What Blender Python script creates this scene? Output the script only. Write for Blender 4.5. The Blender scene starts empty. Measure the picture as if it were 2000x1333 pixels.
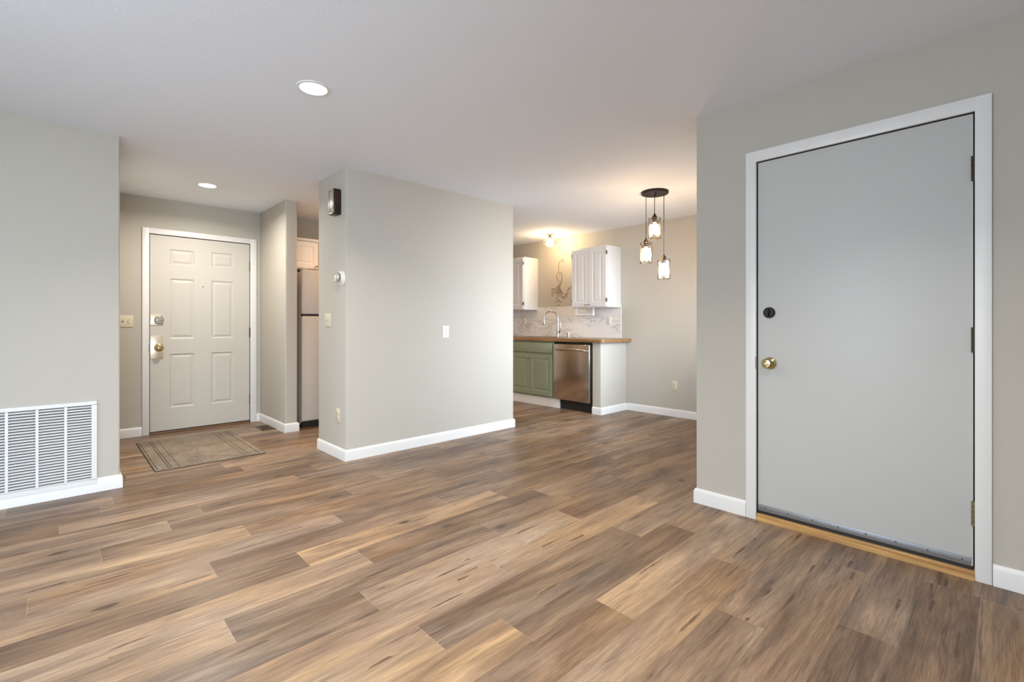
import bpy, bmesh, math, random
from mathutils import Vector, Matrix

scene = bpy.context.scene
C = scene.collection
PI = math.pi
R90 = -PI / 2            # things on walls that face -X (right wall, kitchen wall)

# ---------------------------------------------------------------- camera
FPX, HY, YAW, EYE, H = 926.6, 634.7, 0.76295, 1.13, 2.44
cam = bpy.data.cameras.new('camera')
cam.sensor_width = 36.0
cam.lens = FPX / 2000 * 36.0
cam.shift_y = -(666.5 - HY) / 2000
cam.clip_start = 0.02
cam_o = bpy.data.objects.new('camera', cam)
cam_o.location = (0, 0, EYE)
cam_o.rotation_euler = (PI / 2, 0, -YAW)
C.objects.link(cam_o)
scene.camera = cam_o

# ---------------------------------------------------------------- world, daylight, exposure
w = bpy.data.worlds.new('sky')
scene.world = w
w.use_nodes = True
bg = w.node_tree.nodes['Background']
bg.inputs[0].default_value = (0.78, 0.89, 1.0, 1)
bg.inputs[1].default_value = 2.0
vs = scene.view_settings
vs.view_transform = 'Standard'
vs.look = 'None'
vs.gamma = 1.0
vs.use_curve_mapping = False
vs.exposure = -0.07


def daylight(name, loc, rot, sx, sz, power, spread=180, col=(0.80, 0.90, 1.0)):
    l = bpy.data.lights.new(name, 'AREA')
    l.shape = 'RECTANGLE'
    l.size, l.size_y = sx, sz
    l.energy = power
    l.spread = math.radians(spread)
    l.color = col
    o = bpy.data.objects.new(name, l)
    o.location = loc
    o.rotation_euler = rot
    C.objects.link(o)
    return o


# area lamps added as daylight through an unseen patio door and windows
daylight('added_daylight_patio_door', (-1.15, -1.80, 1.06), (PI / 2 - 0.42, 0, 0), 2.3, 1.95, 122, 105)
daylight('ceiling_fill_patio_door', (-1.15, -1.95, .25), (PI / 2 + 0.6, 0, 0), 2.3, .5, 52, 180, (.70, .85, 1.0))  # upward fill added to brighten the ceiling
daylight('added_daylight_side_window', (-2.98, 1.3, 1.42), (PI / 2 - 0.30, 0, -PI / 2), 2.2, 1.4, 75, 125)  # added lamp, lights the right wall from an unseen window
daylight('added_daylight_dining_window', (4.2, 1.20, 1.45), (PI / 2 - .3, 0, 0), 1.6, 1.2, 56, 95)  # added lamp, lights the counter end from an unseen window
daylight('ceiling_fill_side_window', (-3.1, 1.3, .75), (PI / 2 + 0.6, 0, -PI / 2), 2.2, .5, 40, 180, (.70, .85, 1.0))  # second upward fill, added for the ceiling and upper right wall
daylight('ceiling_fill_dining_window', (4.2, 1.05, .85), (PI / 2 + 0.6, 0, 0), 1.6, .5, 12, 180, (.70, .85, 1.0))  # weak upward fill added for the kitchen ceiling

# ---------------------------------------------------------------- materials


def nt(name):
    m = bpy.data.materials.new(name)
    m.use_nodes = True
    t = m.node_tree
    return m, t, t.nodes['Principled BSDF'], t.nodes, t.links


def plain(name, col, rough=0.5, metal=0.0, spec=0.5, bump=None, coat=0.0):
    m, t, b, N, L = nt(name)
    b.inputs['Base Color'].default_value = (*col, 1)
    b.inputs['Roughness'].default_value = rough
    b.inputs['Metallic'].default_value = metal
    b.inputs['Specular IOR Level'].default_value = spec
    b.inputs['Coat Weight'].default_value = coat
    tc = N.new('ShaderNodeTexCoord')
    n = N.new('ShaderNodeTexNoise')
    sc, st, dist = bump or (60, 0.02, 0.001)
    n.inputs['Scale'].default_value = sc
    n.inputs['Detail'].default_value = 3
    L.new(tc.outputs['Object'], n.inputs['Vector'])
    bp = N.new('ShaderNodeBump')
    bp.inputs['Strength'].default_value = st
    bp.inputs['Distance'].default_value = dist
    L.new(n.outputs['Fac'], bp.inputs['Height'])
    L.new(bp.outputs['Normal'], b.inputs['Normal'])
    return m


def emit(name, col, strength):
    m, t, b, N, L = nt(name)
    b.inputs['Base Color'].default_value = (*col, 1)
    b.inputs['Emission Color'].default_value = (*col, 1)
    b.inputs['Emission Strength'].default_value = strength
    return m


def glassy(name, tint=(1, 1, 1), gloss=0.12, rough=0.02):
    m = bpy.data.materials.new(name)
    m.use_nodes = True
    t = m.node_tree
    N, L = t.nodes, t.links
    for n in list(N):
        N.remove(n)
    out = N.new('ShaderNodeOutputMaterial')
    tr = N.new('ShaderNodeBsdfTransparent')
    tr.inputs[0].default_value = (*tint, 1)
    gl = N.new('ShaderNodeBsdfGlossy')
    gl.inputs['Roughness'].default_value = rough
    fr = N.new('ShaderNodeFresnel')
    fr.inputs['IOR'].default_value = 1.45
    ad = N.new('ShaderNodeMath')
    ad.operation = 'ADD'
    ad.inputs[1].default_value = gloss
    ad.use_clamp = True
    mx = N.new('ShaderNodeMixShader')
    L.new(fr.outputs[0], ad.inputs[0])
    L.new(ad.outputs[0], mx.inputs[0])
    L.new(tr.outputs[0], mx.inputs[1])
    L.new(gl.outputs[0], mx.inputs[2])
    L.new(mx.outputs[0], out.inputs[0])
    return m


def wood_floor():
    m, t, b, N, L = nt('vinyl_plank')
    at = N.new('ShaderNodeAttribute'); at.attribute_name = 'tone'
    ar = N.new('ShaderNodeAttribute'); ar.attribute_name = 'rnd'
    ge = N.new('ShaderNodeNewGeometry')
    cmb = N.new('ShaderNodeCombineXYZ')
    mu = N.new('ShaderNodeMath'); mu.operation = 'MULTIPLY'; mu.inputs[1].default_value = 57.0
    L.new(ar.outputs['Fac'], mu.inputs[0])
    L.new(mu.outputs[0], cmb.inputs['X']); L.new(mu.outputs[0], cmb.inputs['Z'])
    ad = N.new('ShaderNodeVectorMath'); ad.operation = 'ADD'
    L.new(ge.outputs['Position'], ad.inputs[0]); L.new(cmb.outputs[0], ad.inputs[1])

    def mapped(sx, sy):
        mp = N.new('ShaderNodeMapping')
        mp.inputs['Scale'].default_value = (sx, sy, 1)
        L.new(ad.outputs[0], mp.inputs['Vector'])
        return mp

    def noise(mp, sc, det, rough=0.55, dist=0.0):
        n = N.new('ShaderNodeTexNoise')
        n.inputs['Scale'].default_value = sc; n.inputs['Detail'].default_value = det
        n.inputs['Roughness'].default_value = rough; n.inputs['Distortion'].default_value = dist
        L.new(mp.outputs[0], n.inputs['Vector'])
        return n

    def math_(op, a, bb, clamp=False):
        n = N.new('ShaderNodeMath'); n.operation = op; n.use_clamp = clamp
        for i, v in enumerate((a, bb)):
            if isinstance(v, (int, float)):
                n.inputs[i].default_value = v
            else:
                L.new(v, n.inputs[i])
        return n.outputs[0]

    big = noise(mapped(0.9, 6.0), 1.5, 4, 0.55, 0.9)         # broad cathedral bands along the plank
    mid = noise(mapped(1.7, 30), 2.0, 6, 0.66, 1.2)          # grain
    fine = noise(mapped(9, 210), 1.5, 3, 0.65)               # pores
    v = math_('MULTIPLY', math_('SUBTRACT', big.outputs['Fac'], 0.5), 1.25)
    v = math_('ADD', v, math_('MULTIPLY', math_('SUBTRACT', mid.outputs['Fac'], 0.5), 0.85))
    v = math_('ADD', v, math_('MULTIPLY', math_('SUBTRACT', fine.outputs['Fac'], 0.5), 0.55))
    v = math_('ADD', v, math_('ADD', math_('MULTIPLY', at.outputs['Fac'], 0.60), 0.06))
    # dark mineral streaks
    strk = noise(mapped(1.2, 17), 1.7, 4, 0.6, 0.6)
    st = N.new('ShaderNodeMapRange')
    st.interpolation_type = 'SMOOTHSTEP'
    st.inputs['From Min'].default_value = 0.56
    st.inputs['From Max'].default_value = 0.74
    st.inputs['To Max'].default_value = 0.30
    L.new(strk.outputs['Fac'], st.inputs['Value'])
    v = math_('SUBTRACT', v, st.outputs[0], True)
    ramp = N.new('ShaderNodeValToRGB')
    e = ramp.color_ramp.elements
    e[0].position = 0.0; e[0].color = (0.100, 0.060, 0.037, 1)
    e[1].position = 1.0; e[1].color = (0.56, 0.385, 0.225, 1)
    for p, c in ((0.25, (0.172, 0.110, 0.071, 1)), (0.5, (0.275, 0.182, 0.115, 1)), (0.75, (0.405, 0.272, 0.165, 1))):
        x = e.new(p); x.color = c
    L.new(v, ramp.inputs['Fac'])
    # greyish or warm cast per plank
    hs = N.new('ShaderNodeHueSaturation')
    L.new(ramp.outputs['Color'], hs.inputs['Color'])
    tint = noise(mapped(0.7, 2.0), 1.3, 2)
    L.new(math_('ADD', math_('MULTIPLY', tint.outputs['Fac'], 0.9), 0.56), hs.inputs['Saturation'])
    # knots with a grain swirl, and short dark cracks
    def spots(sx, sy, lo, hi, top, wob_amt):
        vo = N.new('ShaderNodeTexVoronoi'); vo.voronoi_dimensions = '2D'; vo.inputs['Scale'].default_value = 1.0
        L.new(mapped(sx, sy).outputs[0], vo.inputs['Vector'])
        wob = noise(mapped(16, 45), 1.0, 3)
        dist = math_('ADD', vo.outputs['Distance'], math_('MULTIPLY', math_('SUBTRACT', wob.outputs['Fac'], 0.5), wob_amt))
        k = N.new('ShaderNodeMapRange'); k.interpolation_type = 'SMOOTHSTEP'
        k.inputs['From Min'].default_value = lo; k.inputs['From Max'].default_value = hi
        k.inputs['To Min'].default_value = top; k.inputs['To Max'].default_value = 0.0
        L.new(dist, k.inputs['Value'])
        return k.outputs[0]
    kk = math_('MAXIMUM', spots(0.85, 1.9, 0.018, 0.060, 0.95, 0.05), math_('MULTIPLY', spots(0.9, 13.0, 0.02, 0.12, 0.9, 0.2), math_('GREATER_THAN', noise(mapped(3.1, 5.3), 1.0, 1).outputs['Fac'], 0.53)))
    kk = math_('MAXIMUM', kk, spots(0.85, 1.9, 0.03, 0.24, 0.40, 0.16))
    mk = N.new('ShaderNodeMix'); mk.data_type = 'RGBA'
    L.new(kk, mk.inputs['Factor'])
    L.new(hs.outputs['Color'], mk.inputs['A'])
    mk.inputs['B'].default_value = (0.075, 0.042, 0.025, 1)
    # bevelled plank edges: a fine pale line on the ends, dark along the sides
    uv = N.new('ShaderNodeUVMap')
    sp = N.new('ShaderNodeSeparateXYZ'); L.new(uv.outputs[0], sp.inputs[0])
    du = math_('MINIMUM', sp.outputs['X'], math_('SUBTRACT', 1.27, sp.outputs['X']))
    dv = math_('MINIMUM', sp.outputs['Y'], math_('SUBTRACT', 0.1815, sp.outputs['Y']))
    eu = math_('LESS_THAN', du, 0.0014)
    ev = math_('LESS_THAN', dv, 0.0009)
    m1 = N.new('ShaderNodeMix'); m1.data_type = 'RGBA'
    L.new(math_('MULTIPLY', ev, 0.45), m1.inputs['Factor']); L.new(mk.outputs['Result'], m1.inputs['A'])
    m1.inputs['B'].default_value = (0.10, 0.065, 0.045, 1)
    m2 = N.new('ShaderNodeMix'); m2.data_type = 'RGBA'
    L.new(math_('MULTIPLY', eu, 0.20), m2.inputs['Factor']); L.new(m1.outputs['Result'], m2.inputs['A'])
    m2.inputs['B'].default_value = (0.62, 0.48, 0.34, 1)
    L.new(m2.outputs['Result'], b.inputs['Base Color'])
    b.inputs['Roughness'].default_value = 0.40
    b.inputs['Specular IOR Level'].default_value = 0.42
    bp = N.new('ShaderNodeBump'); bp.inputs['Strength'].default_value = 0.10; bp.inputs['Distance'].default_value = 0.001
    L.new(mid.outputs['Fac'], bp.inputs['Height']); L.new(bp.outputs['Normal'], b.inputs['Normal'])
    return m


def butcher_block():
    m, t, b, N, L = nt('butcher_block')
    tc = N.new('ShaderNodeTexCoord')
    mp = N.new('ShaderNodeMapping'); mp.inputs['Scale'].default_value = (26, 1.6, 26)
    L.new(tc.outputs['Object'], mp.inputs['Vector'])
    n = N.new('ShaderNodeTexNoise'); n.inputs['Scale'].default_value = 1.3; n.inputs['Detail'].default_value = 4
    L.new(mp.outputs[0], n.inputs['Vector'])
    r = N.new('ShaderNodeValToRGB')
    r.color_ramp.elements[0].position = 0.3; r.color_ramp.elements[0].color = (0.17, 0.085, 0.033, 1)
    r.color_ramp.elements[1].position = 0.72; r.color_ramp.elements[1].color = (0.42, 0.24, 0.105, 1)
    L.new(n.outputs['Fac'], r.inputs['Fac']); L.new(r.outputs['Color'], b.inputs['Base Color'])
    b.inputs['Roughness'].default_value = 0.32
    return m


def marble():
    m, t, b, N, L = nt('marble_tile')
    tc = N.new('ShaderNodeTexCoord')
    mp = N.new('ShaderNodeMapping'); mp.inputs['Scale'].default_value = (1, 1.0, 3.4)
    mp.inputs['Rotation'].default_value = (0.35, 0, 0)
    L.new(tc.outputs['Object'], mp.inputs['Vector'])
    n = N.new('ShaderNodeTexNoise'); n.inputs['Scale'].default_value = 1.9; n.inputs['Detail'].default_value = 6
    n.inputs['Distortion'].default_value = 1.1
    L.new(mp.outputs[0], n.inputs['Vector'])
    r = N.new('ShaderNodeValToRGB')
    e = r.color_ramp.elements
    e[0].position = 0.0; e[0].color = (0.80, 0.78, 0.755, 1)
    e[1].position = 1.0; e[1].color = (0.80, 0.78, 0.755, 1)
    for p, c in ((0.40, 0.80), (0.424, 0.63), (0.434, 0.56), (0.452, 0.74), (0.50, 0.795)):
        x = e.new(p); x.color = (c, c * 0.975, c * 0.95, 1)
    L.new(n.outputs['Fac'], r.inputs['Fac'])
    br = N.new('ShaderNodeTexBrick')
    br.inputs['Scale'].default_value = 1.0
    br.inputs['Brick Width'].default_value = 1.22; br.inputs['Row Height'].default_value = 0.305
    br.inputs['Mortar Size'].default_value = 0.0016
    sw = N.new('ShaderNodeSeparateXYZ'); cb = N.new('ShaderNodeCombineXYZ')
    L.new(tc.outputs['Object'], sw.inputs[0])
    L.new(sw.outputs['X'], cb.inputs['X']); L.new(sw.outputs['Z'], cb.inputs['Y'])
    L.new(cb.outputs[0], br.inputs['Vector'])
    mx = N.new('ShaderNodeMix'); mx.data_type = 'RGBA'
    L.new(br.outputs['Fac'], mx.inputs['Factor']); L.new(r.outputs['Color'], mx.inputs['A'])
    mx.inputs['B'].default_value = (0.55, 0.53, 0.5, 1)
    L.new(mx.outputs['Result'], b.inputs['Base Color'])
    b.inputs['Roughness'].default_value = 0.22
    return m


def steel(name='brushed_steel', col=(0.62, 0.58, 0.54), rough=0.26, vert=True):
    m, t, b, N, L = nt(name)
    b.inputs['Base Color'].default_value = (*col, 1)
    b.inputs['Metallic'].default_value = 1.0
    tc = N.new('ShaderNodeTexCoord')
    mp = N.new('ShaderNodeMapping'); mp.inputs['Scale'].default_value = (2, 2, 900) if vert else (900, 2, 2)
    L.new(tc.outputs['Object'], mp.inputs['Vector'])
    n = N.new('ShaderNodeTexNoise'); n.inputs['Scale'].default_value = 1.0
    L.new(mp.outputs[0], n.inputs['Vector'])
    mr = N.new('ShaderNodeMapRange')
    mr.inputs['To Min'].default_value = rough - 0.02; mr.inputs['To Max'].default_value = rough + 0.03
    L.new(n.outputs['Fac'], mr.inputs['Value']); L.new(mr.outputs[0], b.inputs['Roughness'])
    return m


def mat_carpet():
    m, t, b, N, L = nt('ribbed_mat')
    tc = N.new('ShaderNodeTexCoord')
    wv = N.new('ShaderNodeTexWave'); wv.bands_direction = 'X'
    wv.inputs['Scale'].default_value = 34; wv.inputs['Distortion'].default_value = 0.6; wv.inputs['Detail Scale'].default_value = 3
    L.new(tc.outputs['Object'], wv.inputs['Vector'])
    n = N.new('ShaderNodeTexNoise'); n.inputs['Scale'].default_value = 3.2; n.inputs['Detail'].default_value = 6
    n.inputs['Roughness'].default_value = 0.65
    L.new(tc.outputs['Object'], n.inputs['Vector'])
    r = N.new('ShaderNodeValToRGB')
    r.color_ramp.elements[0].position = 0.28; r.color_ramp.elements[0].color = (0.115, 0.092, 0.066, 1)
    r.color_ramp.elements[1].position = 0.66; r.color_ramp.elements[1].color = (0.42, 0.355, 0.28, 1)
    x = r.color_ramp.elements.new(0.45); x.color = (0.25, 0.205, 0.155, 1)
    n2 = N.new('ShaderNodeTexNoise'); n2.inputs['Scale'].default_value = 55; n2.inputs['Detail'].default_value = 4
    n2.inputs['Roughness'].default_value = 0.7
    L.new(tc.outputs['Object'], n2.inputs['Vector'])
    mm = N.new('ShaderNodeMix'); mm.inputs['Factor'].default_value = 0.45
    L.new(n.outputs['Fac'], mm.inputs['A']); L.new(n2.outputs['Fac'], mm.inputs['B'])
    L.new(mm.outputs['Result'], r.inputs['Fac'])
    mx = N.new('ShaderNodeMix'); mx.data_type = 'RGBA'; mx.blend_type = 'MULTIPLY'
    mx.inputs['Factor'].default_value = 0.35
    L.new(r.outputs['Color'], mx.inputs['A']); L.new(wv.outputs['Color'], mx.inputs['B'])
    L.new(mx.outputs['Result'], b.inputs['Base Color'])
    b.inputs['Roughness'].default_value = 0.95
    bp = N.new('ShaderNodeBump'); bp.inputs['Strength'].default_value = 0.5; bp.inputs['Distance'].default_value = 0.002
    L.new(wv.outputs['Fac'], bp.inputs['Height']); L.new(bp.outputs['Normal'], b.inputs['Normal'])
    return m


def grain_wood(name, c0, c1, scale=(4, 60, 60), rough=0.45):
    m, t, b, N, L = nt(name)
    tc = N.new('ShaderNodeTexCoord')
    mp = N.new('ShaderNodeMapping'); mp.inputs['Scale'].default_value = scale
    L.new(tc.outputs['Object'], mp.inputs['Vector'])
    n = N.new('ShaderNodeTexNoise'); n.inputs['Scale'].default_value = 1.0; n.inputs['Detail'].default_value = 4
    L.new(mp.outputs[0], n.inputs['Vector'])
    r = N.new('ShaderNodeValToRGB')
    r.color_ramp.elements[0].position = 0.32; r.color_ramp.elements[0].color = (*c0, 1)
    r.color_ramp.elements[1].position = 0.7; r.color_ramp.elements[1].color = (*c1, 1)
    L.new(n.outputs['Fac'], r.inputs['Fac']); L.new(r.outputs['Color'], b.inputs['Base Color'])
    b.inputs['Roughness'].default_value = rough
    return m


M = dict(
    wall=plain('greige_paint', (0.492, 0.463, 0.410), 0.75, spec=0.25, bump=(95, 0.28, 0.003)),
    ceiling=plain('ceiling_paint', (0.83, 0.87, 0.94), 0.85, spec=0.2, bump=(70, 0.22, 0.003)),
    trim=plain('white_trim', (0.77, 0.765, 0.755), 0.38),
    entry=plain('cream_door_paint', (0.56, 0.535, 0.485), 0.5),
    slab=plain('grey_door_paint', (0.545, 0.548, 0.530), 0.45),
    floor=wood_floor(),
    white=plain('white_cabinet_paint', (0.72, 0.71, 0.70), 0.38),
    fridge=plain('fridge_enamel', (0.55, 0.49, 0.43), 0.42, bump=(300, 0.12, 0.001)),
    green=plain('sage_paint', (0.235, 0.275, 0.185), 0.42),
    black=plain('black_plastic', (0.012, 0.011, 0.010), 0.5),
    dark=plain('gap_shade', (0.02, 0.016, 0.013), 0.8),  # near-black, paints shade into door gaps and the register opening
    butcher=butcher_block(),
    marble=marble(),
    steel=steel(rough=0.17),
    steel2=steel('satin_nickel', (0.60, 0.56, 0.52), 0.24),
    alu=steel('aluminium_strip', (0.36, 0.375, 0.40), 0.5, False),
    brass=plain('polished_brass', (0.62, 0.50, 0.24), 0.18, 1.0),
    palebrass=plain('pale_brass_plate', (0.86, 0.76, 0.62), 0.32, 0.75),
    bronze=plain('aged_bronze', (0.055, 0.042, 0.030), 0.4, 0.8),
    oldbrass=plain('tarnished_brass', (0.26, 0.22, 0.13), 0.38, 0.9),
    blackmetal=plain('black_bronze', (0.014, 0.010, 0.008), 0.42, 0.6),
    nickel=plain('brushed_nickel', (0.52, 0.47, 0.41), 0.3, 1.0),
    antique=plain('antique_nickel', (0.20, 0.16, 0.115), 0.35, 0.9),
    pewter=plain('pewter_hinge', (0.24, 0.22, 0.20), 0.35, 0.9),
    dial=plain('pale_dial_metal', (0.62, 0.60, 0.56), 0.32, 0.6),
    ivory=plain('ivory_plastic', (0.66, 0.60, 0.46), 0.4),
    offwhite=plain('offwhite_plastic', (0.80, 0.76, 0.68), 0.4),
    slot=plain('socket_slot', (0.08, 0.065, 0.05), 0.6),
    chimewood=grain_wood('dark_stained_wood', (0.006, 0.004, 0.003), (0.05, 0.016, 0.009), (8, 8, 40), 0.3),
    mirror=plain('pale_metal_panel', (0.66, 0.63, 0.58), 0.22, 0.9),
    oak=grain_wood('oak_threshold', (0.33, 0.17, 0.055), (0.62, 0.37, 0.14), (3, 70, 70)),
    walnut=grain_wood('brown_threshold', (0.10, 0.045, 0.020), (0.24, 0.12, 0.055), (3, 70, 70)),
    mat=mat_carpet(),
    matdark=plain('mat_groove', (0.06, 0.045, 0.033), 0.9),
    register=plain('brown_register', (0.12, 0.078, 0.042), 0.45, 0.3),
    grille=plain('grille_white', (0.70, 0.697, 0.685), 0.42),
    duct=plain('duct_shade', (0.10, 0.097, 0.093), 0.9),  # dark colour standing in for shade behind the louvres
    glass=glassy('clear_glass', (0.99, 0.98, 0.96), 0.0, 0.1),
    ribglass=glassy('ribbed_glass', (0.97, 0.94, 0.88), 0.05, 0.12),
    pane=glassy('window_pane', (0.97, 0.99, 1.0), 0.02),
    led=emit('led_diffuser', (1.0, 0.95, 0.88), 14),
    bulb=emit('warm_bulb', (1.0, 0.68, 0.39), 185),
    bulb2=emit('kitchen_bulb', (1.0, 0.73, 0.42), 185),
    decal=plain('decal_ink', (0.27, 0.20, 0.155), 0.7),
    paper=plain('white_holder', (0.80, 0.78, 0.74), 0.5),
)

# ---------------------------------------------------------------- mesh helpers


class B:
    """Collects shapes for ONE mesh."""

    def __init__(self):
        self.bm = bmesh.new()

    def box(self, x0, x1, y0, y1, z0, z1, bev=0.0, seg=2):
        t = bmesh.new()
        r = bmesh.ops.create_cube(t, size=1.0)
        for v in r['verts']:
            v.co = Vector((x0 + (v.co.x + .5) * (x1 - x0), y0 + (v.co.y + .5) * (y1 - y0), z0 + (v.co.z + .5) * (z1 - z0)))
        if bev:
            bmesh.ops.bevel(t, geom=t.edges[:], offset=bev, segments=seg, profile=0.5, affect='EDGES')
        self._take(t)
        return self

    def _take(self, t, mat=None):
        if mat is not None:
            t.transform(mat)
        me = bpy.data.meshes.new('tmp')
        t.to_mesh(me)
        t.free()
        self.bm.from_mesh(me)
        bpy.data.meshes.remove(me)

    def lathe(self, prof, seg=32, mat=None, cap=True):
        """prof: (radius, height) pairs, turned about +Z."""
        t = bmesh.new()
        rings = []
        for r, z in prof:
            if r < 1e-6:
                rings.append([t.verts.new((0, 0, z))])
            else:
                rings.append([t.verts.new((r * math.cos(2 * PI * i / seg), r * math.sin(2 * PI * i / seg), z)) for i in range(seg)])
        for a, b in zip(rings[:-1], rings[1:]):
            for i in range(seg):
                j = (i + 1) % seg
                va = [a[i % len(a)]] if len(a) == 1 else [a[i], a[j]]
                vb = [b[0]] if len(b) == 1 else [b[j], b[i]]
                if len(va) + len(vb) >= 3:
                    t.faces.new(va + vb)
        if cap:
            if len(rings[0]) > 1:
                t.faces.new(rings[0][::-1])
            if len(rings[-1]) > 1:
                t.faces.new(rings[-1])
        bmesh.ops.recalc_face_normals(t, faces=t.faces[:])
        self._take(t, mat)
        return self

    def tube(self, pts, r, seg=10, closed=False):
        pts = [Vector(p) for p in pts]
        n = len(pts)
        rr = r if isinstance(r, (list, tuple)) else [r] * n
        t = bmesh.new()
        rings = []
        up = None
        for i in range(n):
            if closed:
                d = pts[(i + 1) % n] - pts[i - 1]
            else:
                d = pts[min(i + 1, n - 1)] - pts[max(i - 1, 0)]
            d.normalize()
            if up is None:
                up = d.orthogonal().normalized()
            up = (up - d * up.dot(d))
            if up.length < 1e-5:
                up = d.orthogonal()
            up.normalize()
            s = d.cross(up)
            rings.append([t.verts.new(pts[i] + (up * math.cos(2 * PI * k / seg) + s * math.sin(2 * PI * k / seg)) * rr[i]) for k in range(seg)])
        for i in range(n if closed else n - 1):
            a, b = rings[i], rings[(i + 1) % n]
            for k in range(seg):
                t.faces.new((a[k], a[(k + 1) % seg], b[(k + 1) % seg], b[k]))
        if not closed:
            t.faces.new(rings[0][::-1])
            t.faces.new(rings[-1])
        bmesh.ops.recalc_face_normals(t, faces=t.faces[:])
        self._take(t)
        return self

    def panelled(self, x0, x1, z0, z1, th, panels, prof):
        """slab with its front at y=0 facing -y and panels sunk by prof (inset, depth) steps."""
        t = bmesh.new()
        xs = sorted({x0, x1, *[p[0] for p in panels], *[p[1] for p in panels]})
        zs = sorted({z0, z1, *[p[2] for p in panels], *[p[3] for p in panels]})

        def q(*c):
            t.faces.new([t.verts.new(v) for v in c])
        for a, b in zip(xs[:-1], xs[1:]):
            for c, d in zip(zs[:-1], zs[1:]):
                mx, mz = (a + b) / 2, (c + d) / 2
                if any(p[0] < mx < p[1] and p[2] < mz < p[3] for p in panels):
                    continue
                q((a, 0, c), (b, 0, c), (b, 0, d), (a, 0, d))
        for (a, b, c, d) in panels:
            prev = (a, b, c, d, 0.0)
            for ins, dep in prof:
                cur = (a + ins, b - ins, c + ins, d - ins, dep)
                P = [(prev[0], prev[4], prev[2]), (prev[1], prev[4], prev[2]), (prev[1], prev[4], prev[3]), (prev[0], prev[4], prev[3])]
                Q = [(cur[0], cur[4], cur[2]), (cur[1], cur[4], cur[2]), (cur[1], cur[4], cur[3]), (cur[0], cur[4], cur[3])]
                for i in range(4):
                    j = (i + 1) % 4
                    q(P[i], P[j], Q[j], Q[i])
                prev = cur
            q((prev[0], prev[4], prev[2]), (prev[1], prev[4], prev[2]), (prev[1], prev[4], prev[3]), (prev[0], prev[4], prev[3]))
        q((x0, th, z0), (x0, th, z1), (x1, th, z1), (x1, th, z0))
        q((x0, 0, z0), (x0, 0, z1), (x0, th, z1), (x0, th, z0))
        q((x1, 0, z0), (x1, th, z0), (x1, th, z1), (x1, 0, z1))
        q((x0, 0, z1), (x1, 0, z1), (x1, th, z1), (x0, th, z1))
        q((x0, 0, z0), (x0, th, z0), (x1, th, z0), (x1, 0, z0))
        bmesh.ops.remove_doubles(t, verts=t.verts[:], dist=1e-5)
        self._take(t)
        return self

    def prism(self, pts, z0, z1):
        t = bmesh.new()
        lo = [t.verts.new((x, y, z0)) for x, y in pts]
        hi = [t.verts.new((x, y, z1)) for x, y in pts]
        t.faces.new(lo[::-1])
        t.faces.new(hi)
        for i in range(len(pts)):
            j = (i + 1) % len(pts)
            t.faces.new((lo[i], lo[j], hi[j], hi[i]))
        bmesh.ops.recalc_face_normals(t, faces=t.faces[:])
        self._take(t)
        return self

    def sweep(self, path, prof, closed=False):
        """prof: closed list of (outward, z); swept along xy path, outward = right-hand side, mitred."""
        t = bmesh.new()
        P = [Vector(p) for p in path]
        n = len(P)
        rings = []
        for i in range(n):
            d0 = (P[i] - P[i - 1]).normalized() if i > 0 else None
            d1 = (P[i + 1] - P[i]).normalized() if i < n - 1 else None
            d0 = d0 or d1
            d1 = d1 or d0
            n0, n1 = Vector((d0.y, -d0.x)), Vector((d1.y, -d1.x))
            m = (n0 + n1)
            m = m / (m.length ** 2 / 2) if m.length > 1e-6 else n0
            rings.append([t.verts.new((P[i].x + m.x * o, P[i].y + m.y * o, z)) for o, z in prof])
        k = len(prof)
        for a, b in zip(rings[:-1], rings[1:]):
            for i in range(k):
                j = (i + 1) % k
                t.faces.new((a[i], a[j], b[j], b[i]))
        t.faces.new(rings[0][::-1])
        t.faces.new(rings[-1])
        bmesh.ops.recalc_face_normals(t, faces=t.faces[:])
        self._take(t)
        return self

    def build(self, name, mat, parent=None, loc=None, rot=None, smooth=True):
        me = bpy.data.meshes.new(name)
        self.bm.to_mesh(me)
        self.bm.free()
        me.materials.append(mat)
        if smooth:
            me.shade_smooth()
            me.set_sharp_from_angle(angle=math.radians(32))
        o = bpy.data.objects.new(name, me)
        C.objects.link(o)
        if parent is not None:
            o.parent = parent
        if loc:
            o.location = loc
        if rot is not None:
            o.rotation_euler = (0, 0, rot)
        return o


FWD = Matrix.Rotation(PI / 2, 4, 'X')          # lathe axis +Z -> -Y (out of a wall)


def facing(x, z, y=0.0):
    return Matrix.Translation((x, y, z)) @ FWD


def tag(o, label, cat, group=None, kind=None):
    o['label'] = label
    o['category'] = cat
    if group:
        o['group'] = group
    if kind:
        o['kind'] = kind
    return o


def thing(name, label, cat, loc, rot=0.0, group=None, kind=None):
    o = bpy.data.objects.new(name, None)
    o.empty_display_size = 0.1
    C.objects.link(o)
    o.location = loc
    o.rotation_euler = (0, 0, rot)
    return tag(o, label, cat, group, kind)


def struct(b, name, mat, label=None, cat=None):
    o = b.build(name, mat)
    o['kind'] = 'structure'
    if label:
        o['label'] = label
        o['category'] = cat
    return o


# ---------------------------------------------------------------- the room
XL, YL = 0.309, 4.262          # end and face of the left wall
YF = 6.08                      # back wall with the entry door
XP0, XP1, YP0, YP1 = 1.72, 3.64, 3.785, 4.36   # partition block
XR, YR = 2.935, 1.37           # right wall face and its end
XK = 5.47                      # kitchen wall face
XW, YS = -2.8, -1.6            # walls behind and left of the camera

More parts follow.
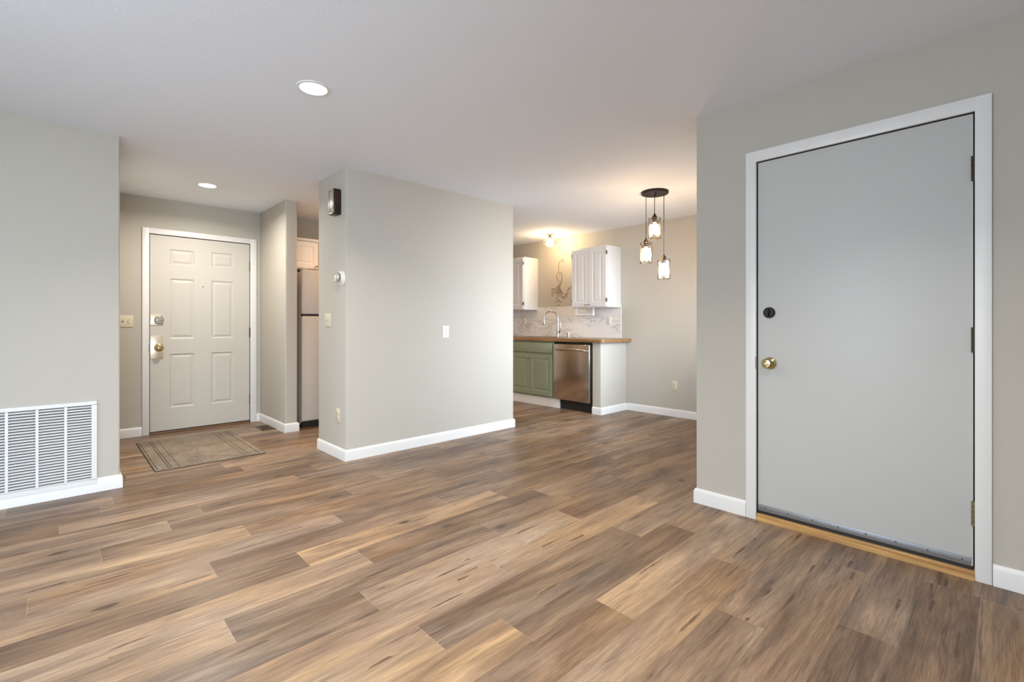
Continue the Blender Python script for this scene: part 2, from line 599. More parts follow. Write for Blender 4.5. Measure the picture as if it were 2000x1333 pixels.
# floor: planks as faces of one mesh, laid along X
rng = random.Random(7)
PW, PL, Y0 = 0.1815, 1.27, 0.08
anchor = {0: 2.76, 1: 2.13, 2: 2.65, 3: 1.894, 4: 2.30, 5: 1.594, 6: 1.228, 7: 0.972, 8: 1.484, 9: 0.92, 10: 0.457,
          11: 1.077, 12: 0.853, 13: 0.515, 14: -0.09, 15: 0.747, 16: 1.42, 17: 0.45, 18: 1.9, 19: 0.004}
# tone of the plank that starts at that joint (True) or ends there (False)
tones = {(0, 1): .38, (0, 0): .22, (1, 1): .55, (1, 0): .20, (2, 1): .42, (2, 0): .58, (3, 1): .80, (3, 0): .46,
         (4, 0): .80, (4, 1): .74, (5, 1): .92, (5, 0): .42, (6, 1): .32, (6, 0): .88, (6, 2): .60, (7, 0): .84, (7, 1): .30, (7, 2): .62,
         (8, 0): .74, (8, 1): .90, (9, 0): .30, (9, 1): .82, (9, 2): .30, (10, 0): .88, (10, 1): .30, (10, 2): .62, (10, 3): .45,
         (11, 0): .84, (11, 1): .28, (12, 0): .34, (12, 1): .88, (13, 0): .80, (13, 1): .38, (14, 0): .50, (14, 1): .62,
         (15, 0): .88, (15, 1): .46, (16, 0): .42, (16, 1): .50, (17, 0): .80, (18, 0): .35, (19, 1): .72, (19, 0): .5}
bm = bmesh.new()
ftone = bm.faces.layers.float.new('tone')
frnd = bm.faces.layers.float.new('rnd')
uvl = bm.loops.layers.uv.new('UVMap')
k0 = math.floor((YS - Y0) / PW)
k1 = math.ceil((YF - Y0) / PW)
for k in range(k0, k1):
    ya, yb = max(YS - .15, Y0 + k * PW), min(YF + .2, Y0 + (k + 1) * PW)
    ax = anchor.get(k, rng.uniform(0, PL))
    n0 = math.floor((XW - .15 - ax) / PL)
    n1 = math.ceil((XK + .15 - ax) / PL)
    for n in range(n0, n1):
        s = ax + n * PL
        xa, xb = max(XW - .15, s), min(XK + .15, s + PL)
        if xb <= xa:
            continue
        f = bm.faces.new([bm.verts.new(p) for p in ((xa, ya, 0), (xb, ya, 0), (xb, yb, 0), (xa, yb, 0))])
        f[ftone] = tones.get((k, n + 1), rng.uniform(.25, .75))
        f[frnd] = rng.random()
        for lp in f.loops:
            lp[uvl].uv = (lp.vert.co.x - s, lp.vert.co.y - (Y0 + k * PW))
me = bpy.data.meshes.new('floor')
bm.to_mesh(me)
bm.free()
me.materials.append(M['floor'])
fl = bpy.data.objects.new('floor', me)
C.objects.link(fl)
fl['kind'] = 'structure'

struct(B().box(XW - .15, XK + .15, YS - .15, YF + .2, H, H + .1), 'ceiling', M['ceiling'])


def wall_block(x0, x1, y0, y1, z0=0.0, z1=H, r=0.0):
    """plain block, vertical edges rounded by r."""
    b = B()
    t = bmesh.new()
    bmesh.ops.create_cube(t, size=1.0)
    for v in t.verts:
        v.co = Vector((x0 + (v.co.x + .5) * (x1 - x0), y0 + (v.co.y + .5) * (y1 - y0), z0 + (v.co.z + .5) * (z1 - z0)))
    if r:
        es = [e for e in t.edges if abs(e.verts[0].co.z - e.verts[1].co.z) > .1]
        bmesh.ops.bevel(t, geom=es, offset=r, segments=4, profile=0.5, affect='EDGES')
    b._take(t)
    return b


def merge(*bs):
    a = bs[0]
    for b in bs[1:]:
        me = bpy.data.meshes.new('tmp')
        b.bm.to_mesh(me)
        b.bm.free()
        a.bm.from_mesh(me)
        bpy.data.meshes.remove(me)
    return a


DX0, DX1, DZ = 0.668, 1.612, 2.071       # entry door opening
struct(wall_block(XW, XL, YL, YF + .15, r=.012), 'wall_left', M['wall'])
struct(merge(wall_block(XL - .05, DX0, YF, YF + .15), wall_block(DX1, XK + .1, YF, YF + .15),
             wall_block(DX0, DX1, YF, YF + .15, DZ)), 'wall_back', M['wall'])
struct(wall_block(1.715, 1.838, 5.225, YF + .05, r=.014), 'wall_wing', M['wall'])
struct(wall_block(XP0, XP1, YP0, YP1, r=.008), 'wall_partition', M['wall'])
GY0, GY1, GZ = 0.098, 1.012, 2.076       # garage door opening
struct(merge(wall_block(XR, XR + .12, YS, GY0), wall_block(XR, XR + .12, GY1, YR),
             wall_block(XR, XR + .12, GY0, GY1, GZ)), 'wall_right', M['wall'])
NX0, NX1, NZ0, NZ1 = 3.4, 5.0, .85, 2.06   # opening for the added dining window
struct(merge(wall_block(XR + .1, NX0, YR - .12, YR), wall_block(NX1, XK + .1, YR - .12, YR),
             wall_block(NX0, NX1, YR - .12, YR, 0, NZ0), wall_block(NX0, NX1, YR - .12, YR, NZ1)), 'wall_dining', M['wall'])
struct(wall_block(XK, XK + .13, YR - .12, YF + .15), 'wall_kitchen', M['wall'])
struct(wall_block(4.895, XK, 3.515, 3.645, 0, .905, r=.006), 'wall_counter_end', M['wall'])
# walls out of the picture, with a patio door and window added for daylight
WX0, WX1, WZ0, WZ1 = -2.35, .05, .70, 2.12
struct(merge(wall_block(XW - .12, WX0, YS - .12, YS), wall_block(WX1, XR + .1, YS - .12, YS),
             wall_block(WX0, WX1, YS - .12, YS, 0, .05), wall_block(WX0, WX1, YS - .12, YS, 2.06)), 'wall_rear', M['wall'])
SY0, SY1 = 0.2, 2.4
struct(merge(wall_block(XW - .12, XW, YS, SY0), wall_block(XW - .12, XW, SY1, YL + .1),
             wall_block(XW - .12, XW, SY0, SY1, 0, WZ0), wall_block(XW - .12, XW, SY0, SY1, WZ1)), 'wall_side', M['wall'])


def window(name, loc, rot, wd, label, z0, z1):
    t = thing(name, label, 'window', loc, rot, kind='structure')
    b = B()
    for a0, a1 in ((-wd / 2, -wd / 2 + .05), (wd / 2 - .05, wd / 2), (-.025, .025)):
        b.box(a0, a1, .03, .09, z0, z1, .004)
    for a0, a1 in ((z0, z0 + .05), (z1 - .05, z1)):
        b.box(-wd / 2, wd / 2, .03, .09, a0, a1, .004)
    b.build('window_frame', M['trim'], t)
    B().box(-wd / 2 + .03, wd / 2 - .03, .058, .064, z0 + .03, z1 - .03).build('pane', M['pane'], t)
    B().box(-wd / 2 - .04, wd / 2 + .04, -.06, .05, z0 - .03, z0, .006).build('window_sill', M['trim'], t)


window('window_1', ((WX0 + WX1) / 2, YS, 0), PI, WX1 - WX0, 'white framed sliding patio door added behind the camera for daylight', .05, 2.06)  # unseen patio door, added as a daylight source
window('window_2', (XW, (SY0 + SY1) / 2, 0), PI / 2, SY1 - SY0, 'white framed two-pane window added in the unseen side wall for daylight', WZ0, WZ1)  # unseen window, added to let light in from the side

window('window_3', ((NX0 + NX1) / 2, YR, 0), PI, NX1 - NX0, 'white framed two-pane window added in the hidden dining wall for daylight', NZ0, NZ1)  # hidden window, added to light the dining side

# baseboards
BH, BT = .092, .014
bprof = [(0, 0), (BT, 0), (BT, BH - .022), (BT - .002, BH - .012), (BT - .006, BH - .004), (.003, BH), (0, BH)]


def baseboard(name, *paths):
    b = B()
    for p in paths:
        b.sweep(p, bprof)
    struct(b, name, M['trim'])


baseboard('baseboard_left', [(-.665, YL), (XW, YL)][::-1], [(.192, YL), (XL, YL), (XL, YF)], [(-.665, YL), (.192, YL)])
baseboard('baseboard_back', [(XL + .014, YF), (.612, YF)], [(1.674, YF), (1.701, YF)])
baseboard('baseboard_wing', [(1.715, YF - .002), (1.715, 5.225), (1.838, 5.225), (1.838, 5.32)])
baseboard('baseboard_partition', [(XP0, YP1), (XP0, YP0), (XP1, YP0), (XP1, YP1)])
baseboard('baseboard_right', [(XK - .014, YR), (XR, YR), (XR, 1.068)], [(XR, .046), (XR, YS)])
baseboard('baseboard_kitchen', [(XK, 3.501), (XK, YR + .014)])
baseboard('baseboard_counter_end', [(4.895, 3.642), (4.895, 3.515), (XK - .014, 3.515)])
baseboard('baseboard_rear', [(XR - .014, YS), (WX1 + .05, YS)], [(XW, YS), (XW, YL - .014)])

# ---------------------------------------------------------------- doors


def casing(b, x0, x1, xi0, xi1, zi, z1, d=.016):
    """door casing; outer x0..x1, inner xi0..xi1, head zi..z1."""
    b.prism_x = None
    for a0, a1, c0, c1 in ((x0, xi0, 0, z1), (xi1, x1, 0, z1)):
        b.box(a0, a1, -d, 0, c0, c1 - .0005, .0025)
    b.box(xi0 - .002, xi1 + .002, -d - .0003, 0, zi, z1, .0025)
    return b


def hinge(parent, x, z0, z1, mat, label=None):
    b = B()
    zc = (z1 - z0) / 5
    for i in range(5):
        b.lathe([(.0055, z0 + i * zc + .0006), (.006, z0 + i * zc + .001), (.006, z0 + (i + 1) * zc - .001), (.0055, z0 + (i + 1) * zc - .0006)], 12,
                Matrix.Translation((x, -.009, 0)))
    b.box(x - .009, x + .009, -.003, .006, z0, z1)
    o = b.build('hinge', mat, parent)
    if label:
        o['label'] = label
    return o


six = [(-.013, .004), (.013, .007), (.022, .007), (.040, .0015)]
six = [(.012, .008), (.020, .008), (.040, .002)]

# entry door (local x = world X - 1.14)
d1 = thing('door_1', 'cream six-panel entry door with brass lock plates at the end of the hall', 'door', (1.14, YF, 0), 0, kind='structure')
o = -1.14
casing(B(), .614 + o, 1.674 + o, .671 + o, 1.607 + o, 2.067, 2.124).build('casing', M['trim'], d1)['label'] = 'white door casing'
b = B()
b.box(DX0 + o, DX0 + .006 + o, 0, .15, 0, DZ).box(DX1 - .006 + o, DX1 + o, 0, .15, 0, DZ).box(DX0 + o, DX1 + o, 0, .15, DZ - .005, DZ)
b.box(DX0 + o, DX1 + o, .052, .09, DZ - .03, DZ - .005).box(DX0 + .006 + o, DX0 + .03 + o, .052, .09, 0, DZ).box(DX1 - .03 + o, DX1 - .006 + o, .052, .09, 0, DZ)
b.build('jamb', M['dark'], d1)  # jamb coloured near-black so the gaps around the leaf look shaded
leaf = B().panelled(.678 + o, 1.602 + o, .026, 2.060, .044,
                    [(.845 + o, 1.064 + o, 1.762, 1.925), (1.221 + o, 1.437 + o, 1.770, 1.933),
                     (.845 + o, 1.064 + o, .981, 1.617), (1.221 + o, 1.437 + o, .981, 1.617),
                     (.845 + o, 1.064 + o, .258, .824), (1.221 + o, 1.437 + o, .258, .824)], six).build('door_leaf', M['entry'], d1, (0, .003, 0), smooth=False)
B().box(.672 + o, 1.607 + o, -.03, .14, 0, .016, .004).build('threshold', M['walnut'], d1)['label'] = 'dark brown wooden threshold'
B().box(.676 + o, 1.604 + o, .004, .046, .016, .026).build('door_sweep', M['black'], d1)
for z0, z1, mm in ((1.752, 1.858, 'oldbrass'), (.986, 1.096, 'bronze'), (.210, .330, 'oldbrass')):
    hinge(d1, 1.6075 + o, z0, z1, M[mm])
B().lathe([(.0, .002), (.006, .002), (.006, 0)], 16, facing(1.142 + o, 1.545, .004)).build('peephole', M['black'], d1)
dp = B().box(.680 + o, .790 + o, -.002, .004, 1.124, 1.236, .001).build('deadbolt_plate', M['palebrass'], d1)
dp['label'] = 'pale square metal plate with deadbolt'
B().lathe([(.042, 0), (.042, .006), (.034, .012), (.0, .012)], 32, facing(.752 + o, 1.178, -.002)).build('deadbolt_rose', M['nickel'], dp)
B().box(.725 + o, .779 + o, -.030, -.013, 1.172, 1.184, .004).build('thumb_turn', M['steel2'], dp)
for x, z in ((.776, 1.134), (.776, 1.226)):
    B().lathe([(.0035, 0), (.0035, .001), (0, .001)], 10, facing(x + o, z, -.002)).build('screw', M['slot'], dp)
kp = B().box(.680 + o, .790 + o, -.002, .004, .778, 1.013, .001).build('knob_plate', M['palebrass'], d1)
kp['label'] = 'tall pale metal plate behind the knob'
B().lathe([(.041, 0), (.041, .004), (.030, .010), (.016, .014), (.014, .030), (.026, .038), (.033, .052), (.031, .066), (.020, .074), (.010, .075), (.010, .071), (0, .071)],
          32, facing(.752 + o, .893, -.002)).build('door_knob', M['brass'], kp)
for x, z in ((.776, .790), (.776, 1.002)):
    B().lathe([(.0035, 0), (.0035, .001), (0, .001)], 10, facing(x + o, z, -.002)).build('screw', M['slot'], kp)
B().box(.6665 + o, .6775 + o, -.0172, -.0155, .850, .935).build('strike_plate', M['oldbrass'], d1)

# flat grey door in the right wall (local x = 0.555 - world Y)
d2 = thing('door_2', 'plain flat grey door with black deadbolt and brass knob in the right wall', 'door', (XR, .555, 0), R90, kind='structure')
L2 = lambda y: .555 - y
casing(B(), L2(1.066), L2(.048), L2(1.009), L2(.102), 2.074, 2.136, .017).build('casing', M['trim'], d2)['label'] = 'white door casing'
b = B()
x0, x1 = L2(GY1), L2(GY0)
b.box(x0, x0 + .004, 0, .12, 0, GZ).box(x1 - .004, x1, 0, .12, 0, GZ).box(x0, x1, 0, .12, GZ - .004, GZ)
b.box(x0, x0 + .03, .05, .10, 0, GZ).box(x1 - .03, x1, .05, .10, 0, GZ).box(x0, x1, .05, .10, GZ - .03, GZ)
b.build('jamb', M['dark'], d2)  # near-black jamb puts the shade of the door gaps into its colour
B().box(L2(1.004), L2(.107), .001, .046, .056, 2.069, .0015).build('door_leaf', M['slab'], d2)
sw = B().box(L2(1.003), L2(.114), -.004, .002, .060, .092, .0008).build('door_sweep', M['alu'], d2)
sw['label'] = 'grey metal sweep strip screwed to the foot of the door'
for i in range(8):
    y = 1.003 - (.04 + .82 * i / 7)
    B().lathe([(.004, 0), (.004, .0012), (0, .0015)], 10, facing(L2(y), .078, -.004)).build('screw', M['slot'], sw)
th = B().prism([(L2(1.009), -.022), (L2(.102), -.022), (L2(.102), .11), (L2(1.009), .11)], 0, .026)
th.box(L2(1.009), L2(.102), -.012, .11, .022, .038, .004)
th.build('threshold', M['oak'], d2)['label'] = 'golden oak threshold'
B().box(L2(1.005), L2(.108), .002, .045, .038, .057).build('weather_seal', M['black'], d2)
for z0, z1, mm in ((1.768, 1.879, 'bronze'), (1.007, 1.118, 'bronze'), (.238, .347, 'oldbrass')):
    hinge(d2, L2(.1055), z0, z1, M[mm])
db = B().lathe([(.031, 0), (.031, .008), (.027, .014), (.014, .014), (0, .014)], 32, facing(L2(.943), 1.199, 0)).build('deadbolt', M['blackmetal'], d2)
db['label'] = 'black round deadbolt'
B().box(L2(.943) - .005, L2(.943) + .005, -.030, -.012, 1.178, 1.221, .003).build('thumb_turn', M['blackmetal'], db)
kn = B().lathe([(.034, 0), (.034, .004), (.025, .010), (.014, .014), (.013, .030), (.022, .036), (.029, .048), (.029, .058), (.022, .066), (.011, .068), (.011, .064), (0, .064)],
               36, facing(L2(.940), .911, 0)).build('door_knob', M['brass'], d2)
B().box(-.006, .006, -.0015, 0, -.006, .006, .001).build('knob_button', M['palebrass'], kn, (L2(.940), -.0645, .911))
B().box(L2(1.0125), L2(1.0085), -.019, -.016, .875, .945).build('strike_plate', M['oldbrass'], d2)

# ---------------------------------------------------------------- return air grille, left wall
g = thing('return_air_grille', 'wide white louvred return air grille low on the left wall', 'vent', (.188, YL, 0))
ncol, pitch, cw, fz0, fz1 = 6, .1325, .1185, .062, .617
sx1 = -.028
cols = [(sx1 - i * pitch - cw, sx1 - i * pitch) for i in range(ncol)]
gx0 = cols[-1][0] - .028
sz0, sz1 = .092, .592
nl = 28
b = B()
# face: frame, mullions
b.box(gx0, 0, -.018, -.0145, fz0, sz0).box(gx0, 0, -.018, -.0145, sz1, fz1)
b.box(gx0, cols[-1][0], -.018, -.0145, sz0 - .002, sz1 + .002).box(sx1, 0, -.018, -.0145, sz0 - .002, sz1 + .002)
b.box(gx0, gx0 + .003, -.0175, 0, fz0, fz1).box(-.003, 0, -.0175, 0, fz0, fz1)
b.box(gx0, 0, -.0175, 0, fz1 - .003, fz1).box(gx0, 0, -.0175, -.0145, fz0, fz0 + .003)
for i in range(ncol - 1):
    b.box(cols[i + 1][1], cols[i][0], -.018, -.0145, sz0 - .002, sz1 + .002)
b.build('frame', M['grille'], g)
B().box(gx0 + .006, -.006, -.0020, -.0005, sz0 - .02, sz1 + .02).build('backing', M['duct'], g)  # dark sheet paints the shade inside the duct
ph = (sz1 - sz0) / nl
for ca, cb in cols:
    b = B()
    for i in range(nl):
        z = sz0 + i * ph
        t = bmesh.new()
        v = [t.verts.new(p) for p in ((ca, -.0175, z + ph * .22), (cb, -.0175, z + ph * .22), (cb, -.008, z + ph * .62), (ca, -.008, z + ph * .62),
                                      (ca, -.0175, z + ph * .08), (cb, -.0175, z + ph * .08), (cb, -.008, z + ph * .50), (ca, -.008, z + ph * .50))]
        for q in ((0, 1, 2, 3), (7, 6, 5, 4), (0, 4, 5, 1), (3, 2, 6, 7), (0, 3, 7, 4), (1, 5, 6, 2)):
            t.faces.new([v[j] for j in q])
        bmesh.ops.recalc_face_normals(t, faces=t.faces[:])
        b._take(t)
        # curled slot ends
    b.build('louvre_bank', M['grille'], g, smooth=False)

# ---------------------------------------------------------------- outlets and switches


def plate(b, wd, ht, d=.006):
    b.box(-wd / 2, wd / 2, -d, 0, -ht / 2, ht / 2, .0025)


def outlet(loc, rot, label, mat, wd=.072, ht=.117):
    t = thing('wall_outlet', label, 'electrical outlet', loc, rot)
    b = B(); plate(b, wd, ht); b.build('cover_plate', mat, t)
    for s in (1, -1):
        z = s * .0195
        r = B().lathe([(.0165, 0), (.0165, .0025), (.0155, .003), (0, .003)], 24, facing(0, z, -.0055)).build('receptacle', mat, t)
        B().box(-.0075, -.0050, -.0092, -.0080, z - .002, z + .007).box(.0050, .0075, -.0092, -.0080, z - .002, z + .007) \
            .lathe([(.0026, 0), (.0026, .0007), (0, .0007)], 10, facing(0, z - .009, -.0085)).build('slots', M['slot'], r)
    B().lathe([(.0034, 0), (.003, .0012), (0, .0014)], 12, facing(0, 0, -.006)).build('screw', M['slot'], t)
    return t


outlet((2.725, YP0, 1.061), 0, 'off-white outlet at waist height on the broad face of the partition wall', M['offwhite'])
outlet((XP0, 3.939, .361), R90, 'ivory outlet low on the narrow end of the partition wall', M['ivory'])
outlet((XK, 2.835, .381), R90, 'ivory outlet low on the dining wall beyond the counter end', M['ivory'])
outlet((XK - .010, 3.782, 1.185), R90, 'white outlet on the marble backsplash under the right wall cabinet', M['offwhite'], .075)
outlet((XK - .010, 5.421, 1.186), R90, 'white outlet on the marble backsplash left of the faucet', M['offwhite'], .075)


def switch_plate(loc, rot, label, wd, xs):
    t = thing('light_switch', label, 'light switch', loc, rot)
    b = B(); plate(b, wd, .116); b.build('cover_plate', M['ivory'], t)
    for i, x in enumerate(xs):
        s = B().box(x - .0055, x + .0055, -.0068, -.0058, -.0125, .0125).build('slot', M['slot'], t)
        up = i % 2 == 0
        tg = bmesh.new()
        z = .003 if up else -.003
        v = [tg.verts.new(p) for p in ((x - .0042, -.006, -.008), (x + .0042, -.006, -.008), (x + .0042, -.006, .008), (x - .0042, -.006, .008),
                                       (x - .0036, -.017, z * 3 - .0035), (x + .0036, -.017, z * 3 - .0035), (x + .0036, -.017, z * 3 + .0035), (x - .0036, -.017, z * 3 + .0035))]
        for q in ((4, 5, 6, 7), (0, 1, 5, 4), (1, 2, 6, 5), (2, 3, 7, 6), (3, 0, 4, 7), (3, 2, 1, 0)):
            tg.faces.new([v[j] for j in q])
        bb = B(); bb._take(tg); bb.build('toggle', M['ivory'], t)
    for x in xs:
        for z in (-.030, .030):
            B().lathe([(.003, 0), (.0026, .001), (0, .0012)], 10, facing(x, z, -.006)).build('screw', M['ivory'], t)


switch_plate((.484, YF, 1.165), 0, 'ivory double light switch on the hall wall left of the entry door', .120, (-.023, .023))
switch_plate((XP0, 4.145, 1.172), R90, 'ivory double light switch on the narrow end of the partition wall', .126, (-.023, .023))

# ---------------------------------------------------------------- thermostat and chime box on the partition end
t = thing('thermostat', 'round white dial thermostat on the end of the partition wall', 'thermostat', (XP0, 3.862, 1.520), R90)
B().lathe([(.060, 0), (.060, .004), (.056, .008), (0, .008)], 40, facing(0, 0)).build('wall_plate', M['offwhite'], t)
B().lathe([(.050, 0), (.050, .010), (.046, .018), (.040, .021), (0, .021)], 40, facing(0, .006, -.008)).build('body', M['offwhite'], t)
B().lathe([(.039, 0), (.039, .008), (0, .008)], 40, facing(0, .006, -.029)).build('shadow_ring', M['black'], t)['label'] = 'black ring painting the shade in the gap behind the dial'  # black disc stands in for the shade under the dial
B().lathe([(.041, 0), (.041, .012), (.036, .019), (.026, .021), (.022, .018), (0, .018)], 40, facing(0, .006, -.037)).build('dial', M['dial'], t)
B().lathe([(.016, 0), (.016, .008), (.012, .010), (0, .010)], 24, facing(0, .006, -.054)).build('dial_button', M['offwhite'], t)

t = thing('door_chime', 'dark wooden box with pale metal front high on the end of the partition wall', 'door chime', (XP0, 3.927, 2.163), R90)
B().box(-.054, .054, -.066, 0, -.108, .108, .012, 3).build('case', M['chimewood'], t)
b = B()
b.box(-.050, .050, -.0695, -.066, -.104, -.092, .0015).box(-.050, .050, -.0695, -.066, .092, .104, .0015)
b.box(-.050, -.038, -.0695, -.066, -.104, .104, .0015).box(.038, .050, -.0695, -.066, -.104, .104, .0015)
b.build('front_frame', M['mirror'], t)
B().box(-.034, .034, -.0685, -.0655, -.088, .088, .001).build('front_panel', M['mirror'], t)

# ---------------------------------------------------------------- ceiling fixtures


def downlight(loc, label, power, col, spread=132):
    t = thing('recessed_light', label, 'ceiling light', loc, 0, 'round recessed ceiling lights')
    B().lathe([(.070, -.004), (.072, -.006), (.086, -.004), (.088, 0), (.070, 0)], 48, cap=False).build('trim_ring', M['trim'], t)
    B().lathe([(.0, -.0035), (.071, -.0035), (.071, -.0005), (0, -.0005)], 48).build('diffuser', M['led'], t)
    l = bpy.data.lights.new('downlight_beam', 'AREA')
    l.shape = 'DISK'
    l.size = .13
    l.spread = math.radians(spread)
    l.energy = power
    l.color = col
    lo = bpy.data.objects.new('downlight_beam', l)
    lo.location = (0, 0, -.006)
    lo.parent = t
    C.objects.link(lo)


downlight((1.02, 2.657, H), 'round white recessed ceiling light in the front of the living room', 26, (1.0, .94, .86))
downlight((1.01, 5.190, H), 'round white recessed ceiling light in the entry hall by the door', 26, (1.0, .92, .80), 162)
downlight((2.75, 5.0, H), 'round recessed kitchen ceiling light added out of sight behind the partition wall', 21, (1.0, .60, .31), 165)  # unseen lamp added to warm the light around the fridge
downlight((1.02, .124, H), 'round white recessed ceiling light added above the camera, outside the picture', 26, (1.0, .92, .82))  # unseen lamp added to brighten the right door and floor

p = thing('pendant_light', 'cluster of three caged glass pendants on one round black canopy', 'pendant light', (4.245, 2.405, H))
B().lathe([(0, 0), (.130, 0), (.130, -.020), (.124, -.025), (0, -.025)], 48).build('canopy', M['blackmetal'], p)
B().lathe([(.008, -.024), (.008, -.036), (.004, -.040), (0, -.040)], 16, Matrix.Translation((.01, .0, 0))).build('canopy_nut', M['blackmetal'], p)
Rv, Fv = Vector((math.cos(YAW), -math.sin(YAW), 0)), Vector((math.sin(YAW), math.cos(YAW), 0))
cage_r = .0585
for a, ztop, zbot in ((-108, 2.152 - H, 1.955 - H), (132, 1.943 - H, 1.750 - H), (12, 1.772 - H, 1.583 - H)):
    c = (Rv * math.cos(math.radians(a)) + Fv * math.sin(math.radians(a))) * .098
    B().tube([(c.x, c.y, -.02), (c.x, c.y, -.3), (c.x, c.y, ztop + .04)], .0032, 8).build('cord', M['blackmetal'], p)
    sh = B().lathe([(0, .055), (.006, .055), (.010, .040), (.020, .028), (.023, .012), (.023, -.012), (.019, -.014), (.019, -.034), (0, -.034)], 28,
                   Matrix.Translation((c.x, c.y, ztop))).build('socket_cap', M['blackmetal'], p)
    hgt = ztop - zbot
    b = B()
    for zz in (ztop, zbot):
        b.tube([(c.x + cage_r * math.cos(2 * PI * i / 40), c.y + cage_r * math.sin(2 * PI * i / 40), zz) for i in range(40)], .0026, 8, True)
    for i in range(4):
        th0 = PI / 2 * i + .35 + math.radians(a)
        for s in (1, -1):
            b.tube([(c.x + cage_r * math.cos(th0 + s * PI / 2 * u / 12), c.y + cage_r * math.sin(th0 + s * PI / 2 * u / 12), zbot + hgt * u / 12) for u in range(13)], .0022, 6)
    for i in range(3):
        th0 = 2 * PI / 3 * i
        b.tube([(c.x + .02 * math.cos(th0), c.y + .02 * math.sin(th0), ztop), (c.x + cage_r * math.cos(th0), c.y + cage_r * math.sin(th0), ztop)], .0022, 6)
    b.build('wire_cage', M['blackmetal'], p)
    # ribbed glass cylinder
    tb = bmesh.new()
    ns = 72
    rings = []
    for zz in (zbot + .004, ztop - .012):
        rings.append([tb.verts.new((c.x + (.049 + .0014 * (i % 2)) * math.cos(2 * PI * i / ns), c.y + (.049 + .0014 * (i % 2)) * math.sin(2 * PI * i / ns), zz)) for i in range(ns)])
    for i in range(ns):
        tb.faces.new((rings[0][i], rings[0][(i + 1) % ns], rings[1][(i + 1) % ns], rings[1][i]))
    bb = B(); bb._take(tb)
    bb.build('glass_shade', M['ribglass'], p, smooth=False)
    zb = ztop - .034
    B().lathe([(0, 0), (.012, 0), (.013, -.02), (.022, -.045), (.030, -.068), (.030, -.085), (.022, -.103), (.010, -.112), (0, -.113)], 24,
              Matrix.Translation((c.x, c.y, zb))).build('light_bulb', M['bulb'], p)

t = thing('flush_ceiling_light', 'small semi-flush ceiling light with a clear ribbed globe above the sink', 'ceiling light', (5.118, 4.56, H))
B().lathe([(0, 0), (.056, 0), (.058, -.006), (.050, -.014), (.020, -.018), (.019, -.045), (.024, -.047), (.024, -.066), (0, -.066)], 36).build('canopy', M['antique'], t)
b = B()
for i in range(16):
    th0 = 2 * PI * i / 16
    b.tube([((.024 + .069 * math.sin(PI * u / 12) ** .8) * math.cos(th0), (.024 + .069 * math.sin(PI * u / 12) ** .8) * math.sin(th0), -.056 - .130 * u / 12) for u in range(13)], .0010, 6)
b.build('wire_cage', M['antique'], t)
B().lathe([(.024, -.056)] + [(.022 + .068 * math.sin(PI * u / 16) ** .8, -.056 - .130 * u / 16) for u in range(1, 16)] + [(.022, -.186)], 32, cap=False).build('glass_shade', M['glass'], t)
B().lathe([(0, -.066), (.014, -.066), (.016, -.080), (.040, -.104), (.050, -.130), (.042, -.156), (.020, -.172), (0, -.175)], 24).build('light_bulb', M['bulb2'], t)

# ---------------------------------------------------------------- floor things
# ribbed door mat
t = thing('door_mat', 'grey-brown ribbed door mat with worn stains in front of the entry door', 'door mat', (.925, 5.115, 0))
B().box(-.388, .388, -.600, .600, .002, .008, .0015).build('mat_pile', M['mat'], t)
B().box(-.393, .393, -.605, .605, 0, .005, .001).build('rubber_edge', M['matdark'], t)
b = B()
for x in (-.372, -.300, -.282, -.232, .232, .268, .345):
    b.box(x - .0026, x + .0026, -.575, .575, .0075, .0084)
b.build('border_lines', M['matdark'], t)['label'] = 'dark lines along both short ends'

t = thing('floor_register', 'small brown metal floor register beside the wing wall baseboard', 'floor vent', (1.636, 5.615, 0))
b = B()
fx, fy = .066, .138
b.box(-fx, -fx + .02, -fy, fy, 0, .005, .001).box(fx - .02, fx, -fy, fy, 0, .005, .001).box(-fx, fx, -fy, -fy + .02, 0, .005, .001).box(-fx, fx, fy - .02, fy, 0, .005, .001)
b.build('frame', M['register'], t)
b = B()
for i in range(13):
    y = -fy + .026 + i * (2 * fy - .052) / 12
    b.box(-fx + .018, fx - .018, y - .003, y + .003, .0008, .0042)
b.build('louvres', M['register'], t)
B().box(-fx + .016, fx - .016, -fy + .016, fy - .016, 0.0002, .0009).build('opening_shade', M['dark'], t)  # dark sheet stands in for the shaded hole below the louvres

# ---------------------------------------------------------------- refrigerator and the cabinet over it
t = thing('refrigerator', 'white top-freezer refrigerator standing beside the wing wall', 'refrigerator', (2.27, 5.31, 0))
B().box(-.35, .35, .065, .72, .03, 1.715, .008).build('cabinet', M['fridge'], t)
B().box(-.345, .345, .030, .70, .0, .060).build('kick_plate', M['black'], t)
for n, z0, z1 in (('freezer_door', 1.246, 1.735), ('fridge_door', .075, 1.226)):
    o_ = B().box(-.355, .355, 0, .062, z0, z1, .014, 3).build(n, M['fridge'], t)
    B().box(.28, .30, -.045, 0, *((1.26, 1.55) if n == 'freezer_door' else (.75, 1.21)), .006).build('handle', M['fridge'], o_)
B().box(-.348, .348, .006, .06, 1.224, 1.248).build('door_gap_shade', M['dark'], t)  # dark strip paints the shade between the two doors
B().box(-.35, -.29, .005, .075, 1.735, 1.748, .004).build('hinge_cover', M['fridge'], t)


raised = [(.014, .0045), (.022, .0045), (.040, .0)]


def knob(parent, x, z, mat, y=0.0):
    B().lathe([(.007, 0), (.005, .006), (.005, .012), (.013, .018), (.014, .024), (.009, .029), (0, .030)], 20, facing(x, z, y)).build('knob', mat, parent)


